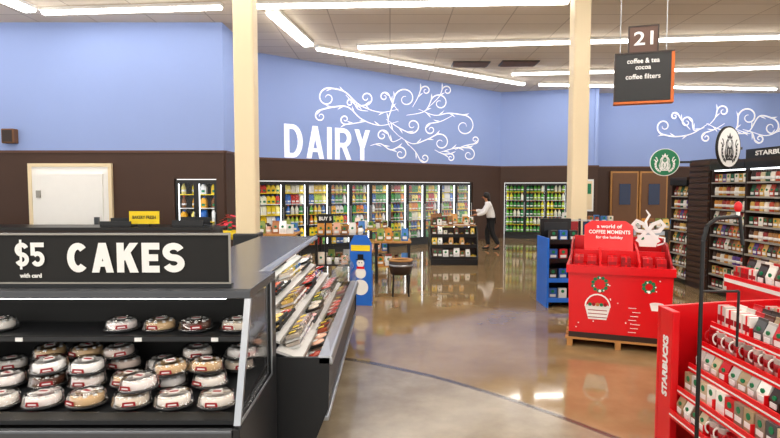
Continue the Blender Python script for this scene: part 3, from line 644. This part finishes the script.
obj('bin_edge',MB().box(-.56,.56,-.47,-.44,.74,.83,'red').box(-.56,-.53,-.44,.48,.74,.83,'red').box(.53,.56,-.44,.48,.74,.83,'red').box(-.53,.53,.46,.48,.74,.83,'red'),t)
obj('base_band',MB().box(-.525,.525,-.45,-.441,.0,.06,'dbrown'),t)
for x in (-.2,.2): obj('divider',MB().prism([(-.44,.805),(.42,.805),(.42,1.04),(-.1,.98),(-.44,.88)],'x',x-.01,x+.01,'red'),t)
for x in (-.525,.505): obj('side_wing',MB().prism([(-.44,.805),(.42,.805),(.42,1.08),(0,1.04),(-.44,.88)],'x',x,x+.02,'dred'),t)
obj('tier_panel',MB().box(-.5,.5,-.0,.02,.805,.96,'red').box(-.5,.5,.36,.38,.805,1.1,'red'),t)
hd=obj('header_card',MB().prism([(-.28,0),(.26,0),(.26,.3),(.18,.36),(-.2,.36),(-.28,.3)],'y',0,.02,'red'),t,(-.1,.02,.96),rx=-.3)
for s_,z,w in (('a world of',.29,.28),('COFFEE MOMENTS',.22,.46),('for the holiday',.15,.3)): obj('lettering',fit(text(s_,.06,'white',.002,.001),w,.045),hd,(0,-.006,z))
cp=MB().prism([(.24,1.0),(.42,1.0),(.45,1.14),(.21,1.14)],'y',.18,.2,'white')
cp.ribbon([(.45,1.12),(.51,1.11),(.51,1.05),(.43,1.02)],.02,.18,'white',False)
for sx in (-1,1):
    cp.ribbon([(.33,1.2),(.33+sx*.05,1.27),(.33+sx*.13,1.31),(.33+sx*.17,1.26),(.33+sx*.12,1.19),(.33+sx*.04,1.18),(.33,1.2)],.045,.178-.002*(sx+1),'rail',False)
    cp.ribbon([(.33,1.2),(.33+sx*.06,1.14),(.33+sx*.12,1.06)],.04,.172-.002*(sx+1),'white',False)
cp.ribbon([(.33,1.2),(.3,1.3),(.34,1.38),(.3,1.44)],.03,.17,'white').disc(.33,1.2,.035,.16,.168,'rail',12).disc(.27,1.1,.02,.174,.178,'green',10)
obj('cup_topper',cp,t,label='white cup and ribbon bow card topper')
for ix in (-.36,0,.36):
    for iy in (-.3,-.15,.12,.26):
        for dx in (-.07,.07):
            lx,ly=ix+dx,iy; prod('coffee_box',PGB,(BX+lx*ca-ly*sa,BY+lx*sa+ly*ca,.903),BR,'coffee gift box standing in red display bin','box','coffee boxes in the red bin',random.choice(['#c9151e','#b0121a','#8a0d12','#b31b22']),.8)
# ---------------------------------------------------------------- near red rack
RX,RY=1.9,3.78
t=thing('red_coffee_rack','red stepped coffee rack packed with mugs and gift boxes','display rack',(RX,RY,0),-math.pi/2)
obj('end_panel',MB().prism([(0,0),(.9,0),(.9,1.02),(.45,1.0),(.0,.97)],'x',0,.03,'red'),t)
obj('front_post',MB().box(.03,.2,0,.05,0,.97,'red').box(.03,.2,-.012,0,0,.03,'dred'),t,bevel=.006)
obj('end_panel',MB().prism([(0,0),(.9,0),(.9,1.0),(.45,.9),(.0,.4)],'x',1.62,1.65,'red'),t)
obj('back_panel',MB().box(.03,1.62,.86,.9,0,1.05,'red'),t)
me=text('STARBUCKS',.1,'white',.002,.004); fit(me,.42,.065); me.transform(Matrix.Rotation(-math.pi/2,4,'Y'))
obj('lettering',me,t,(.125,-.005,.58))
tr=[(.0,.14,.28),(.05,.2,.44),(.12,.27,.6),(.19,.34,.75),(.26,.84,.88)]
for k,(a,b,z) in enumerate(tr):
    obj('shelf',MB().box(.2,1.62,a+.02,b,z-.015,z,'red').box(.2,1.62,a,a+.02,z-.03,z,'red'),t)
    obj('price_rail',MB().box(.21,1.61,a-.01,a,z-.025,z+.03,'red').box(.21,1.61,a-.012,a-.01,z-.008,z+.002,'rail'),t)
    for x in (.55,.9,1.25): obj('divider',MB().box(x-.003,x+.003,a+.02,b,z,z+.07,'red'),t)
obj('toe_panel',MB().box(.2,1.62,.04,.08,0,.08,'black'),t)
cg=['#e9e4dc','#2a1a14','#b7b2ab','#c01a22','#6b4a34','#c9b79a','#f4f0ea','#5a2c1c','#8c7a6a','#4a4a4c','#a89070','#c0bcb8','#d8d4cc']
for k,(a,b,z) in enumerate(tr):
    rows=1 if k<4 else 5
    for r in range(rows):
        for bay in range(4):
            for j in range(4):
                lx=(.2,.55,.9,1.25)[bay]+.05+j*.085; ly=a+.07+r*.105
                me,nm,cat=((PG,'coffee_bag','bag'),(PX,'coffee_box','box'),(PG,'coffee_bag','bag'),(PU,'gift_mug','mug'),(PGB if (r+bay)%3==0 else PG,'gift_box' if (r+bay)%3==0 else 'coffee_bag','box' if (r+bay)%3==0 else 'bag'))[k]
                if k==0 and bay%2: me,nm,cat=PU,'gift_mug','mug'
                rt=-math.pi/2+random.uniform(-.1,.1) if me is not PU else random.uniform(2.0,2.6)
                w_={'bag':(.65,.75,.62),'box':(.68,.8,.82),'mug':(.78,.78,1.15)}[cat]
                if me is PGB: w_=(.66,.8,.95)
                q=random.uniform(.94,1.06)
                prod(nm,me,(RX+ly,RY-lx,z+.001),rt,'coffee gift item on red stepped rack',cat,'coffee items on red rack',random.choice(cg if cat!='mug' else ['#f0ece6','#e8e2da','#b7b2ab','#f4f0ea','#c01a22']),(w_[0],w_[1],w_[2]*q))
t=thing('red_gift_rack','red display rack filled with gift packages','display rack',(2.83,4.5,0),-math.pi/2)
obj('body',MB().box(0,1.4,0,.6,0,1.05,'red'),t,bevel=.005); obj('back_panel',MB().box(0,1.4,.56,.6,1.05,1.2,'red'),t); obj('edge_rail',MB().box(0,1.4,-.02,0,.98,1.08,'red').box(0,1.4,-.024,-.02,1.02,1.05,'rail'),t)
for j in range(14):
    for r in range(5): prod('coffee_bag' if (j//3+r)%3 else 'gift_box',PG if (j//3+r)%3 else PGB,(2.83+.07+r*.1,4.5-.07-j*.096,1.051),-math.pi/2,'gift coffee package on red rack','package','gift packages on red rack',random.choice(cg),.72)
t=thing('pole_stand','black curved metal floor stand with hanging red ornament','stand',(1.66,2.85,0))
obj('pole',MB().cyl((0,0,0),(0,0,1.52),.011,'black').cyl((0,0,1.52),(.02,0,1.6),.011,'black').cyl((.02,0,1.6),(.07,0,1.64),.011,'black').cyl((.07,0,1.64),(.19,0,1.65),.011,'black').cyl((.19,0,1.65),(.21,0,1.5),.009,'black'),t)
obj('foot',MB().box(-.17,.17,-.012,.012,0,.025,'black').box(-.012,.012,-.17,.17,0,.025,'black'),t)
obj('cross_bar',MB().cyl((0,0,1.25),(.2,0,1.25),.007,'black',n=8).cyl((.2,0,1.25),(.2,0,.95),.007,'black',n=8),t)
obj('ornament',MB().ell((.18,0,1.7),(.02,.02,.03),'red').cyl((.18,0,1.65),(.18,0,1.675),.01,'white',n=8),t)
# ---------------------------------------------------------------- person
def skin(name,V,E,m,parent,sub=2,root=0):
    me=bpy.data.meshes.new(name); me.from_pydata([v[0] for v in V],E,[]); o=bpy.data.objects.new(name,me); COL.objects.link(o)
    sk=o.modifiers.new('s','SKIN'); 
    for i,v in enumerate(V):
        r=v[1]; me.skin_vertices[0].data[i].radius=(r if isinstance(r,tuple) else (r,r)); me.skin_vertices[0].data[i].use_root=(i==root)
    sb=o.modifiers.new('u','SUBSURF'); sb.levels=sub; sb.render_levels=sub
    dg=bpy.context.evaluated_depsgraph_get(); dg.update(); m2=bpy.data.meshes.new_from_object(o.evaluated_get(dg)); bpy.data.objects.remove(o)
    m2.materials.clear(); m2.materials.append(M[m]); m2.polygons.foreach_set('use_smooth',[True]*len(m2.polygons))
    return obj(name,m2,parent)
t=thing('person','dark-haired person in white jacket and black trousers reaching toward rack','person',(2.95,15.7,0),-math.pi/2-.2)
# torso leans forward (-Y) from the hips
V=[((0,0,.92),(.13,.1)),((0,-.03,1.1),(.115,.09)),((0,-.08,1.27),(.14,.09)),((0,-.12,1.39),(.07,.06)),((0,-.14,1.46),.048),((0,-.17,1.53),(.068,.08)),((0,-.185,1.59),(.062,.075))]
E=[(0,1),(1,2),(2,3),(3,4),(4,5),(5,6)]
JV=[((0,.01,.82),(.175,.15)),((0,-.03,1.1),(.155,.13)),((0,-.08,1.27),(.17,.13)),((0,-.12,1.39),(.09,.08))]; JE=[(0,1),(1,2),(2,3)]
TV=[((0,0,.93),(.13,.11))]; TE=[]
for sx,el,wr in ((-1,(-.24,-.24,1.1),(-.2,-.5,1.14)),(1,(.24,-.2,1.08),(.2,-.45,1.02))):
    b=len(V); sh=(sx*.17,-.09,1.33)
    V+=[(sh,.055),(el,.042),(wr,.028)]; E+=[(2,b),(b,b+1),(b+1,b+2)]
    w=Vector(wr); hd=Vector((0,-.07,-.01)); V.append((tuple(w+hd),(.036,.018))); E.append((b+2,b+3))
    for k in range(4):
        f=len(V); px=-.03+k*.02; L=(.045,.055,.052,.04)[k]
        V+=[(tuple(w+hd+Vector((px,-.035,0))),.009),(tuple(w+hd+Vector((px,-.035-L*.6,-.012))),.008),(tuple(w+hd+Vector((px,-.035-L,-.035))),.007)]
        E+=[(b+3,f),(f,f+1),(f+1,f+2)]
    f=len(V); V+=[(tuple(w+Vector((-sx*.035,-.04,0))),.01),(tuple(w+Vector((-sx*.055,-.08,-.01))),.008)]; E+=[(b+2,f),(f,f+1)]
    j=len(JV); JV+=[(sh,.085),(el,.07),(tuple(Vector(el).lerp(w,.85)),.055)]; JE+=[(2,j),(j,j+1),(j+1,j+2)]
for sx,kn,an,toe in ((-1,(-.1,-.12,.5),(-.1,-.08,.09),(-.1,-.23,.03)),(1,(.1,.03,.5),(.1,.22,.12),(.11,.09,.03))):
    b=len(V); hp=(sx*.09,0,.86)
    V+=[(hp,.085),(kn,.055),(an,.035),(toe,.03)]; E+=[(0,b),(b,b+1),(b+1,b+2),(b+2,b+3)]
    j=len(TV); TV+=[(hp,.11),(kn,.085),(tuple(Vector(an)+Vector((0,0,.03))),.068)]; TE+=[(0,j),(j,j+1),(j+1,j+2)]
    a_=Vector(an);to=Vector(toe); skin('shoe',[((a_.x,a_.y+.03,a_.z-.03),.038),((a_.x,a_.y-.05,.04),.042),(tuple(to+Vector((0,-.04,.005))),.032)],[(0,1),(1,2)],'black',t,1)
body=skin('body',V,E,'skin',t,1); skin('jacket',JV,JE,'jacket',t); skin('trousers',TV,TE,'trouser',t)
mb=MB(); mb.ell((0,-.14,1.585),(.088,.1,.1),'hair',16); mb.ell((0,-.08,1.49),(.07,.05,.12),'hair',14); obj('hair',mb,t)
mb=MB()
for sx in (-1,1): mb.ell((sx*.028,-.255,1.56),(.012,.006,.008),'black',8)
mb.add([(-.014,-.25,1.525),(.014,-.25,1.525),(0,-.285,1.525),(0,-.25,1.56)],[(0,1,2),(0,2,3),(2,1,3)],'skin'); mb.ell((0,-.248,1.5),(.022,.008,.006),'dred',8)
obj('face_features',mb,t)
# ---------------------------------------------------------------- world & camera
w=bpy.data.worlds.new('w'); S.world=w; w.use_nodes=True; w.node_tree.nodes['Background'].inputs[0].default_value=(1,.98,.95,1); w.node_tree.nodes['Background'].inputs[1].default_value=1.35
cam=bpy.data.cameras.new('camera'); cam.lens=24.9; cam.sensor_width=36; co=bpy.data.objects.new('camera',cam); COL.objects.link(co)
co.location=(0,0,1.8); co.rotation_euler=(math.pi/2-math.atan(31/540),0,0); S.camera=co
